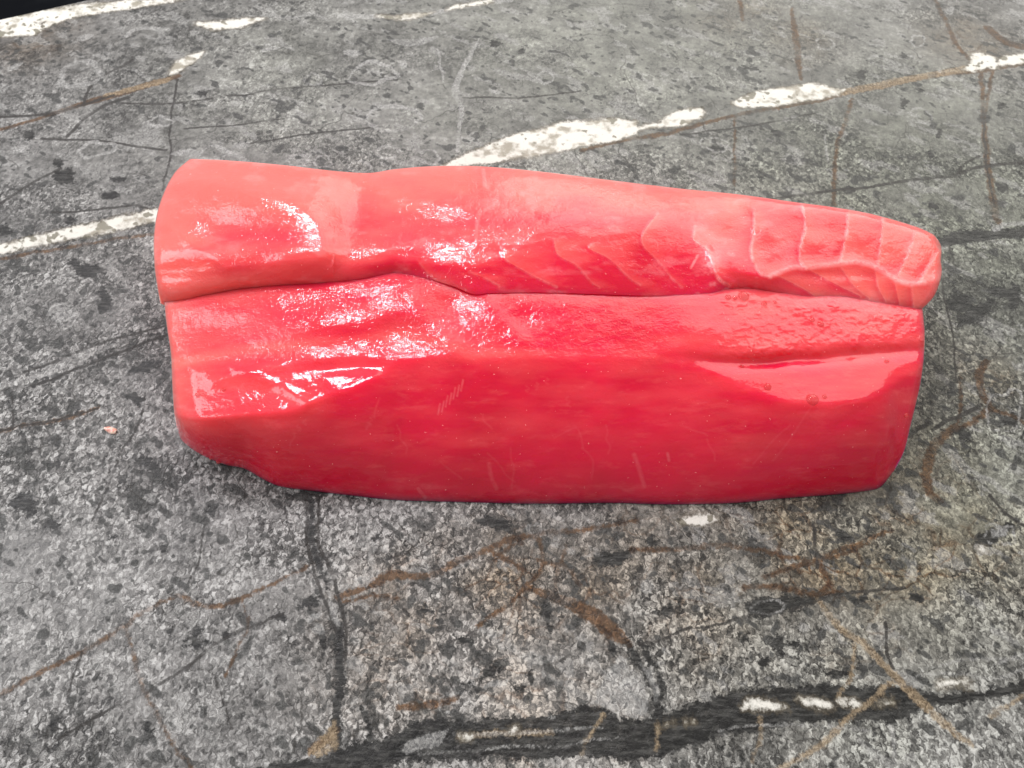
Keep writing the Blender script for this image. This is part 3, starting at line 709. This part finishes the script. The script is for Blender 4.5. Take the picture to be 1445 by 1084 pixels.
SURF = {}
def build_lower(parent):
    nu, nv = 900, 330
    X, Y = coons([(232,416)] + [(x, y - 12) for x, y in SEAM[1:-1]] + [(1300,425)], RIGHTL, BOT, LEFTL, nu, nv)
    z, yr, seam, bot, t, flat = z_lower(X, Y)
    # the strip under the upper half: dips to the groove
    z -= (0.07 + 0.10 * smooth(980, 1060, X)) * smooth(16, -8, Y - seam) * smooth(225, 300, X)
    z -= 0.32 * smooth(1, -11, Y - seam)
    # long crease at y ~ 500 and the cut groove on the right
    cre = [(236,497),(300,500),(400,497),(480,502),(560,506),(640,505)]
    z += 0.025 * ridge(X, Y, cre, 8) * smooth(700, 560, X)
    z -= 0.03 * ridge(X, Y, [(x, y + 12) for x, y in cre], 9) * smooth(640, 500, X)
    rg = [(560,511),(700,510),(850,510),(960,507),(1000,509),(1040,511),(1080,511),(1120,507),(1160,506),(1200,501),(1260,496),(1306,492)]
    depth = ip(X, [(230,0),(700,0.0),(940,0.02),(1000,0.12),(1080,0.21),(1200,0.19),(1270,0.12),(1310,0.10)])
    z -= depth * ridge(X, Y, rg, 11)
    ye = ip(X, rg)
    z += smooth(900, 1010, X) * 0.13 * smooth(2, -12, Y - ye)            # strip stands proud of the groove
    rag = fbm(X / 14, Y / 9, 31, 4)
    z += smooth(880, 1010, X) * 0.05 * rag * np.exp(-((Y - ye + 14) / 12)**2)
    z += smooth(960, 1020, X) * 0.035 * fbm(X / 12, Y / 8, 33, 3) * np.exp(-((Y - seam - 14) / 10)**2)
    # humps along the strip on the left
    z += 0.16 * gauss(X, Y, 470, 452, 95, 26, -0.12) - 0.10 * gauss(X, Y, 555, 470, 26, 22) + 0.075 * ridge(X, Y, [(574,415),(592,445),(614,470),(640,492)], 17)
    z -= 0.07 * gauss(X, Y, 640, 430, 24, 20, 0.5) + 0.0; z += 0.07 * ridge(X, Y, [(686,424),(696,440),(712,456),(735,476)], 13) - 0.08 * gauss(X, Y, 735, 450, 30, 24)
    z -= 0.16 * smooth(430, 250, X) * smooth(520, 490, Y)
    z -= 0.08 * gauss(X, Y, 300, 462, 60, 18); z += 0.05 * gauss(X, Y, 860, 460, 160, 24) + 0.04 * gauss(X, Y, 1010, 470, 40, 14)
    # left wet flat: pinched folds
    z -= 0.09 * gauss(X, Y, 390, 553, 60, 16, 0.1) + 0.07 * gauss(X, Y, 470, 522, 60, 9, -0.05)
    z += 0.06 * ridge(X, Y, [(330,517),(360,530),(400,548),(436,566)], 7) + 0.05 * ridge(X, Y, [(300,540),(340,528),(400,514),(470,506)], 8)
    z += 0.03 * ridge(X, Y, [(286,590),(340,587),(420,582),(436,567),(500,546),(530,531)], 6)
    z = blur(z, 3, 3)
    # cut end facets
    z -= 0.00030 * np.clip(276 + 0.16 * (Y - 520) - X, 0, 60)**2 * smooth(470, 540, Y)
    z -= 0.0009 * np.clip(11 - (X - ip(Y, [(416,232),(465,236),(500,241),(545,243),(606,250),(720,256)])), 0, 11)**2
    xr = ip(Y, [(425,1300),(445,1303),(480,1305),(520,1302),(555,1296),(600,1285),(636,1276),(664,1262),(720,1240)])
    z -= 0.0012 * np.clip(10 - (xr - X), 0, 10)**2 + 0.00010 * np.clip(44 - (xr - X), 0, 44)**2 * smooth(500, 560, Y)
    z -= 0.015 * ridge(X, Y, [(1180,600),(1215,580),(1250,556),(1280,538)], 6)
    # organic unevenness
    film = (Y > ye + 4) & (Y < yr) & (X > 985)
    fsoft = blur(film.astype(float), 8, 4)
    z += (0.035 * fbm(X / 70, Y / 45, 41) + 0.012 * fbm(X / 22, Y / 16, 43)) * (1 - 0.85 * fsoft)
    rough = smooth(985, 1060, X) * smooth(ye + 2, ye - 6, Y)
    z += rough * (0.020 * fbm(X / 9, Y / 6, 46, 3) + 0.03 * smooth(0.15, 0.5, fbm(X / 16, Y / 9, 47, 3)) * np.maximum(np.exp(-((Y - ye + 16) / 12)**2), np.exp(-((Y - seam - 18) / 12)**2)))
    z += 0.05 * fbm(X / 60, Y / 300, 45) * smooth(0.5, 1, t)
    z = np.maximum(z, 0.02)
    P = at(X, Y, z / 100); SURF['lower'] = (X, Y, P)
    # attributes
    fas_sheen = 0.10 * line_mask(X, Y, [(690,655),(693,672),(701,690)], 0.6, 4) + 0.12 * line_mask(X, Y, [(895,642),(902,662),(909,686)], 0.5, 4.5)
    fas_sheen += 0.15 * line_mask(X, Y, [(942,640),(944,650)], 1, 2) + 0.12 * line_mask(X, Y, [(590,690),(600,702)], 1.2, 2.5)
    for k in range(7):
        x0 = 618 + k * 5.4; y0 = 582 - k * 5.6 + (k % 2) * 2
        fas_sheen += 0.17 * line_mask(X, Y, [(x0 + 3, y0 - 12), (x0, y0 + 3)], 0.4, 1.6)
    for pts in ([(420,600),(424,608)],[(429,592),(430,600)],[(535,562),(530,590)],[(524,590),(521,602)],[(520,596),(516,606)],[(414,612),(411,632)],[(772,534),(771,542)],[(758,540),(757,550)],
                [(745,545),(744,553)],[(690,640),(724,680)],[(722,632),(724,690)],[(780,618),(815,604),(824,632)],[(822,632),(838,650),(836,676)],[(1150,570),(1120,610),(1090,650)],[(1115,600),(1060,655)],
                [(1180,575),(1230,560)],[(624,652),(650,675)],[(800,560),(803,574)],[(855,600),(860,640)],[(560,600),(575,640)],[(680,585),(692,605)],[(960,600),(1000,615)],[(1000,620),(1008,650)],
                [(258,430),(242,462),(236,480)],[(330,478),(320,492)],[(370,430),(362,448)],[(578,468),(566,485)],[(700,452),(680,470)],[(288,520),(282,560)],[(345,540),(338,560)]):
        fas_sheen += 0.05 * line_mask(X, Y, [(x + 2.5 * math.sin(y), y) for x, y in resample(pts, 5)], 0.2, 2.2)
    fas_sheen += 0.05 * smooth(0.25, 0.75, fbm(X / 40, Y / 10, 51, 3)) * smooth(0.55, 0.9, t)  # patchy haze painted paler on the lower front face
    fas_sheen += 0.07 * np.exp(-((Y - bot + 4) / 6)**2) * smooth(-0.3, 0.5, fbm(X / 60, Y / 200, 53))  # lighter rim at the foot: light bounced off the counter, painted in
    fas_sheen += 0.22 * smooth(0.0, 0.8, fbm(X / 16, Y / 8, 55, 3)) * smooth(300, 250, X)
    coral = 0.10 + 0.5 * np.exp(-((X - 232) / 34)**2) + 0.22 * smooth(520, 300, X) * smooth(0.7, 0.1, t) + 0.35 * np.exp(-((Y - seam - 86) / 9)**2) * smooth(880, 640, X)  # pale left end, plus a painted highlight along the strip's front ridge
    coral += 0.25 * smooth(880, 1060, X) * smooth(512, 480, Y)
    coral = coral * (1 - 0.75 * smooth(0.35, 0.85, t)) + 0.26 * fbm(X / 80, Y / 20, 96, 4) * smooth(1.0, 0.4, t)  # front face painted deeper downwards, standing in for shade
    micro = 0.35 + 0.65 * np.maximum(smooth(520, 500, Y) * smooth(1010, 940, X), 0.0)
    micro = np.where(Y < ye - 2, np.maximum(micro, 0.45 + 0.45 * smooth(0.0, 0.5, rag)), micro)
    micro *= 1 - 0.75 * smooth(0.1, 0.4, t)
    micro = micro * (1 - fsoft) + 0.14 * fsoft
    micro = np.where((rough > 0.5), np.clip(micro, 0.3, 0.8), micro)
    return finish('lower_lobe', P, {'fascia_and_sheen': np.clip(fas_sheen, 0, 1), 'coral': np.clip(coral, 0, 1), 'micro': np.clip(micro, 0.05, 1)}, parent, nv, nu, 0.010)

# ---- upper half of the loin
MYO_TOP = [[(981,320),(979,339),(998,352),(1006,375),(1015,394),(1031,404)],[(1063,296),(1064,308),(1062,333),(1060,361),(1073,386),(1087,391)],
           [(1131,288),(1137,319),(1131,341),(1128,366),(1137,379)],[(1197,296),(1195,325),(1191,347),(1186,369)],[(1246,308),(1243,341),(1239,372)],
           [(1292,328),(1280,361),(1267,388)],[(1326,352),(1308,380),(1297,399)]]
MYO_LOW = [[(589,368),(610,393),(643,413)],[(662,384),(685,393),(704,404)],[(711,351),(712,365),(748,387),(770,398),(785,405)],[(781,337),(787,359),(815,376),(834,398),(845,406)],
           [(837,343),(831,351),(859,365),(889,393),(903,402)],[(928,301),(909,326),(907,346),(931,371),(945,390),(962,405)],
           [(1095,388),(1134,408),(1148,417)],[(1139,379),(1175,399),(1214,418)],[(1186,377),(1206,405),(1226,421)],[(1235,383),(1239,405),(1249,424)],[(1262,397),(1269,430)],[(1286,405),(1289,433)]]
RIDGE = [(226,385),(260,385),(320,378),(380,371),(450,362),(500,356),(560,352),(620,350),(668,354),(720,347),(780,340),(840,334),(900,326),(950,322),(985,345),(1010,372),(1050,385),(1087,390),(1117,378),(1139,378),(1178,373),(1211,370),(1239,379),(1264,394),(1283,401),(1305,399),(1330,396)]

def build_upper(parent):
    nu, nv = 900, 260
    X, Y = coons(TOPLINE, RIGHTU, SEAM, LEFTU, nu, nv)
    top = ip(X, [(200,300)] + [(217,262),(232,247),(250,232)] + TOPLINE + [(1326,345),(1340,370)])
    seam = ip(X, SEAM + [(1330,440)])
    yf = ip(X, RIDGE)
    zf = ip(X, [(215,3.55),(300,3.75),(420,3.85),(560,3.74),(680,3.82),(800,3.92),(930,3.95),(1000,3.78),(1100,3.70),(1200,3.60),(1330,3.35)])
    zs = zr_of(X) + 0.10 - 0.06 * smooth(520, 330, X)
    # front face: shoulder to seam
    t = np.clip((Y - yf) / (seam - yf + 1e-3), 0, 1)
    gf = 1 - 0.75 * t - 0.25 * t * t
    gl = 1 - 0.34 * t - 0.42 * t**2 - 0.24 * t**4
    left = smooth(620, 480, X)
    g = gf * (1 - left) + gl * left
    zfront = zs + (zf - zs) * g
    # back: shoulder to the far rim, rolling over at the end
    s = np.clip((yf - Y) / (yf - top + 1e-3), 0, 1)
    drop = ip(X, [(215,-0.05),(300,-0.10),(430,0.05),(520,0.75),(650,0.60),(800,0.60),(950,0.70),(1030,0.20),(1090,-0.35),(1200,-0.45),(1330,-0.25)])
    zback = zf - drop * np.where(drop < 0, s, s**1.5) - 0.32 * (1 - np.sqrt(np.clip(1 - s**10, 0, 1)))
    z = np.where(Y > yf, zfront, zback)
    # soften the shoulder where it is rounded
    z -= 0.03 * np.exp(-((Y - yf) / 11)**2) * (1 - smooth(960, 1010, X)) 
    z = blur(z, 5, 3)
    # tongue on the left, bowl inside it, valley to its right
    ton = [(205,268),(240,262),(280,258),(340,258),(400,266),(440,281),(462,303),(471,330),(472,352),(466,374)]
    d, _ = pl_dist(X, Y, resample(ton, 60))
    yton = ip(X, ton[:-2]); inside = (X < 471) & (Y > np.where(X < 466, yton, 320))
    sd = np.where(inside, d, -d)
    z += 0.42 * smooth(-24, 22, sd) * smooth(395, 350, Y) * np.where(X < 600, 1, 0)
    z -= 0.26 * gauss(X, Y, 372, 335, 82, 36, 0.15) + 0.30 * smooth(400, 230, X) * smooth(250, 280, Y)
    z += 0.10 * gauss(X, Y, 412, 352, 30, 34, 0.5) - 0.10 * gauss(X, Y, 300, 330, 26, 30)
    z += 0.05 * ridge(X, Y, [(232,318),(262,338),(300,362),(318,378)], 8)
    z -= 0.22 * gauss(X, Y, 508, 292, 26, 46, -0.1) 
    # plane right of the valley with its own crease, meeting the shoulder at a tip
    z -= 0.12 * gauss(X, Y, 600, 322, 75, 26, 0.12)
    z += 0.045 * ridge(X, Y, [(510,256),(560,268),(610,282),(660,292),(720,300)], 11) * smooth(760, 640, X)
    z -= 0.05 * ridge(X, Y, [(600,350),(640,355),(672,356),(700,352)], 12)
    z += 0.10 * gauss(X, Y, 790, 312, 100, 20, -0.12) + 0.05 * gauss(X, Y, 680, 262, 40, 14)
    z += 0.012 * ridge(X, Y, [(673,300),(672,330),(672,350)], 4) + 0.012 * ridge(X, Y, [(682,238),(684,265)], 4)
    # bulge over the groove
    z += 0.02 * gauss(X, Y, 668, 412, 26, 14) - 0.06 * gauss(X, Y, 560, 384, 40, 10)
    # flakes: each one slightly proud of the next along the front face, pillowed on the right end
    flake_shade = np.zeros(X.shape)
    for k, pts in enumerate(MYO_LOW + MYO_TOP):
        q = resample(pts, len(pts) * 6); q = q[np.argsort(q[:, 1])]
        dd, _ = pl_dist(X, Y, q)
        xl = np.interp(Y, q[:, 1], q[:, 0]); side = X > xl
        inr = smooth(q[:, 1].min() - 3, q[:, 1].min() + 8, Y) * smooth(q[:, 1].max() + 6, q[:, 1].max() - 2, Y)
        sm = smooth(-4, 4, np.where(side, dd, -dd))
        z += (sm * 0.014 * np.exp(-(dd / 18)**2) - (1 - sm) * 0.011 * np.exp(-(dd / 10)**2)) * inr
        flake_shade += np.where(side, 0.42 * np.exp(-dd / 18), -0.36 * np.exp(-dd / 14)) * inr  # lit and shaded sides of the flake steps put into the colour
    z += 0.07 * ridge(X, Y, [(1000,355),(1012,385),(1034,400)], 6) + 0.035 * ridge(X, Y, RIDGE[17:], 7)
    z -= 0.06 * smooth(1090, 1150, X) * gauss(X, Y, 1190, 388, 80, 8) + 0.05 * gauss(X, Y, 1270, 372, 18, 22, 0.4)
    z += 0.05 * gauss(X, Y, 1150, 340, 14, 14) + 0.05 * gauss(X, Y, 1085, 325, 14, 18) + 0.04 * gauss(X, Y, 1215, 335, 14, 20)
    z -= 0.14 * gauss(X, Y, 1018, 335, 22, 22) ; z += 0.06 * gauss(X, Y, 1035, 365, 14, 14)
    # cut ends and edges
    xl = ip(Y, [(224,268),(243,247),(270,232),(300,222),(335,217),(375,218),(405,222),(428,226),(450,226)])
    z -= 0.0010 * np.clip(11 - (X - xl), 0, 11)**2 + 0.00012 * np.clip(50 - (X - xl), 0, 50)**2 * smooth(400, 300, Y)
    xr = ip(Y, [(320,1300),(331,1318),(347,1327),(385,1329),(405,1324),(421,1316),(437,1300)])
    z -= 0.0014 * np.clip(10 - (xr - X), 0, 10)**2
    z += 0.03 * fbm(X / 60, Y / 40, 61) + 0.012 * fbm(X / 20, Y / 14, 63)
    P = at(X, Y, z / 100); SURF['upper'] = (X, Y, P)
    fas_sheen = np.zeros(X.shape)
    for k, pts in enumerate(MYO_TOP):
        fas_sheen += (0.85, 0.7, 0.7, 0.7, 0.5, 0.45, 0.35)[k] * line_mask(X, Y, pts, 0.3, 4.0) * np.clip(0.55 + 0.9 * fbm(X / 7, Y / 11, 91), 0.1, 1.2)
    for k, pts in enumerate(MYO_LOW):
        fas_sheen += 0.22 * line_mask(X, Y, pts, 0.2, 3.4) * np.clip(0.6 + 0.9 * fbm(X / 9, Y / 9, 92), 0.1, 1.2)
    fas_sheen += 0.45 * line_mask(X, Y, RIDGE[17:-1], 1.0, 5) + 0.5 * line_mask(X, Y, [(985,360),(975,378)], 0.6, 2)
    fas_sheen += 0.2 * line_mask(X, Y, [(673,312),(672,330),(671,348)], 1.0, 2.5) + 0.25 * line_mask(X, Y, [(682,240),(684,262)], 1.0, 3)  # faint ridge highlights painted as pale streaks
    fas_sheen += 0.18 * smooth(0.1, 0.7, fbm(X / 30, Y / 14, 71, 3))
    fas_sheen += 0.4 * np.exp(-((X - 1000) / 16)**2 - ((Y - 365) / 14)**2)
    coral = 0.34 + 0.55 * np.exp(-((X - 225) / 45)**2) + 0.36 * smooth(1040, 1250, X) + 0.55 * smooth(0.1, 0.75, s) * smooth(1090, 1030, X) + 0.18 * left  # pale flesh at the ends; brightness of the lit top painted in
    coral -= 0.45 * smooth(0.1, 0.7, t) * smooth(460, 560, X) * smooth(1120, 1000, X)  # shade of the front face put into the colour
    coral -= 0.25 * gauss(X, Y, 508, 300, 30, 50) + 0.15 * gauss(X, Y, 370, 335, 70, 30)  # valley and bowl painted deeper, like shaded recesses
    coral += 0.35 * np.exp(-((Y - seam + 12) / 12)**2) * smooth(440, 300, X)
    coral += flake_shade + 0.34 * fbm(X / 60, Y / 24, 95, 4)
    fas_sheen += 0.30 * smooth(0.15, 0.6, fbm(X / 12, Y / 7, 97, 3)) * smooth(960, 1010, X) * smooth(1090, 1040, X) * smooth(345, 370, Y)
    micro = np.clip(0.75 + 0.35 * fbm(X / 50, Y / 30, 81), 0.3, 1) * (1 - 0.3 * smooth(1040, 1100, X))
    return finish('upper_lobe', P, {'fascia_and_sheen': np.clip(fas_sheen, 0, 1), 'coral': np.clip(coral, 0, 1), 'micro': np.clip(micro, 0.05, 1)}, parent, nv, nu, 0.006)

loin = bpy.data.objects.new('tuna_loin', None)
scene.collection.objects.link(loin)
loin.empty_display_size = 0.02
loin['label'] = 'raw red tuna loin, wet and glossy, lying on the grey stone countertop'
loin['category'] = 'fish'
lower = build_lower(loin)
upper = build_upper(loin)
lower['label'] = 'deep red smooth lower half with a wet flat and a long groove'
upper['label'] = 'coral pink upper half with pale tissue lines at its right end'

# ------------------------------------------------------------------ bubbles of juice on the wet flats, parts of the lower half
bN = NT('juice_bubble')
bb = bN.n('ShaderNodeBsdfPrincipled')
bco = bN.n('ShaderNodeTexCoord').outputs['Object']
bN.link(bN.mix(bN.noise(bco, 900, 2), (0.50, 0.02, 0.03), (0.66, 0.06, 0.06)), bb.inputs['Base Color'])
bb.inputs['Roughness'].default_value = 0.02
bb.inputs['Alpha'].default_value = 0.38
bb.inputs['Specular IOR Level'].default_value = 0.9
bb.inputs['IOR'].default_value = 1.33
bubble_mat = bN.out(bb.outputs[0])

def dome(n=14, m=6):
    V = [(0, 0, 1)]
    for i in range(1, m + 1):
        a = i / m * math.pi * 0.55
        for k in range(n):
            b = 2 * math.pi * k / n
            V.append((math.sin(a) * math.cos(b), math.sin(a) * math.sin(b), math.cos(a)))
    V.append((0, 0, -0.16))
    F = [(0, 1 + k, 1 + (k + 1) % n) for k in range(n)]
    for i in range(m - 1):
        o = 1 + i * n
        F += [(o + k, o + n + k, o + n + (k + 1) % n, o + (k + 1) % n) for k in range(n)]
    o = 1 + (m - 1) * n
    F += [(len(V) - 1, o + (k + 1) % n, o + k) for k in range(n)]
    me = bpy.data.meshes.new('bubble'); me.from_pydata(V, [], F); me.update()
    me.polygons.foreach_set('use_smooth', [True] * len(F)); me.materials.append(bubble_mat)
    return me
dome_me = dome()
SX, SY, SP = SURF['lower']
PX = 0.000255                                  # metres per photo pixel on the loin
for x, y, r in [(1049,419,9),(1028,420,5),(1037,421,4),(1145,452,4.5),(1158,457,5.5),(1083,546,5.5),(1047,517,3.5),(1146,564,9),(1163,560,3.5),
                (1251,510,3.5),(1078,430,4.5),(1094,427,3),(281,557,5),(316,550,3.5),(1279,586,4),
                (298,646,3),(309,651,4)]:
    i = np.argmin((SX - x)**2 + (SY - y)**2)
    o = bpy.data.objects.new('bubble', dome_me); scene.collection.objects.link(o)
    o.parent = lower; o.location = SP.reshape(-1, 3)[i]
    o.scale = (r * PX, r * PX, r * PX * 0.75)

# ------------------------------------------------------------------ pale membranes between the muscle flakes, parts of the upper half
mN = NT('membrane')
mco = mN.n('ShaderNodeTexCoord').outputs['Object']
mb = mN.n('ShaderNodeBsdfPrincipled')
mN.link(mN.mix(mN.noise(mco, 400, 3), (0.85, 0.30, 0.30), (0.93, 0.55, 0.56)), mb.inputs['Base Color'])
mN.link(mN.mapr(mN.noise(mco, 520, 3, 0.6), 0.38, 0.62, 0.06, 0.62), mb.inputs['Alpha'])
mb.inputs['Roughness'].default_value = 0.22
membrane_mat = mN.out(mb.outputs[0])
UX, UY, UP = (a.reshape(-1) if a.ndim == 2 else a.reshape(-1, 3) for a in SURF['upper'])
def on_upper(x, y):
    m = np.where((np.abs(UX - x) < 4) & (np.abs(UY - y) < 4))[0]
    if len(m) == 0: m = np.array([np.argmin((UX - x)**2 + (UY - y)**2)])
    w = np.exp(-((UX[m] - x)**2 + (UY[m] - y)**2) / 3.0) + 1e-9
    return (UP[m] * w[:, None]).sum(0) / w.sum()
for pts in MYO_TOP:
    q = resample(pts, 22); dv = np.gradient(q, axis=0); dv /= np.linalg.norm(dv, axis=1)[:, None]
    V, Fq = [], []
    for i, (p, d2) in enumerate(zip(q, dv)):
        p = p + np.array([1.1 * math.sin(i * 1.7), 0])
        w = 1.9 * math.sin(math.pi * (i + 0.6) / 22.2)**0.6 * (0.75 + 0.35 * math.sin(i * 2.3 + p[0]))
        n2 = np.array([-d2[1], d2[0]])
        a, b, c = on_upper(*(p - n2 * w)), on_upper(*p), on_upper(*(p + n2 * w))
        V += [a + (0, 0, -0.00006), b + (0, 0, 0.00010), c + (0, 0, -0.00006), b + (0, 0, -0.0003)]
        if i:
            o0 = (i - 1) * 4
            Fq += [(o0 + k, o0 + (k + 1) % 4, o0 + 4 + (k + 1) % 4, o0 + 4 + k) for k in range(4)]
    Fq += [(3, 2, 1, 0), tuple(len(V) - 4 + k for k in range(4))]
    mesh_object('membrane', np.array(V), np.array(Fq), membrane_mat, upper)

# ------------------------------------------------------------------ crumb of flesh on the stone
cN = NT('pale_flesh_crumb')
cco = cN.n('ShaderNodeTexCoord').outputs['Object']
cb = cN.n('ShaderNodeBsdfPrincipled')
cN.link(cN.mix(cN.mapr(cN.noise(cco, 700, 3), 0.4, 0.6), (0.62, 0.26, 0.20), (0.80, 0.60, 0.52)), cb.inputs['Base Color'])
cb.inputs['Roughness'].default_value = 0.25
cb.inputs['Subsurface Weight'].default_value = 0.4; cb.inputs['Subsurface Scale'].default_value = 0.002
crumb_mat = cN.out(cb.outputs[0])
rs = np.random.RandomState(3); nV = []; nF = []
n, m = 16, 9
for i in range(m + 1):
    a = math.pi * i / m
    for k in range(n):
        b = 2 * math.pi * k / n
        w = 1 + 0.28 * vnoise(np.array(2.2 * math.cos(b) + i * 0.4), np.array(2.2 * math.sin(b)), 3)
        nV.append((0.0029 * w * math.sin(a) * math.cos(b), 0.0014 * w * math.sin(a) * math.sin(b), 0.0007 + 0.0007 * math.cos(a) * w))
for i in range(m):
    for k in range(n):
        nF.append((i * n + k, (i + 1) * n + k, (i + 1) * n + (k + 1) % n, i * n + (k + 1) % n))
crumb = mesh_object('flesh_crumb', np.array(nV), np.array(nF), crumb_mat)
crumb.location = at(157, 608) + np.array([0, 0, 0.0001]); crumb.rotation_euler.z = math.radians(-24)
crumb['label'] = 'tiny pale pink crumb of flesh on bare stone left of the loin'
crumb['category'] = 'crumb'
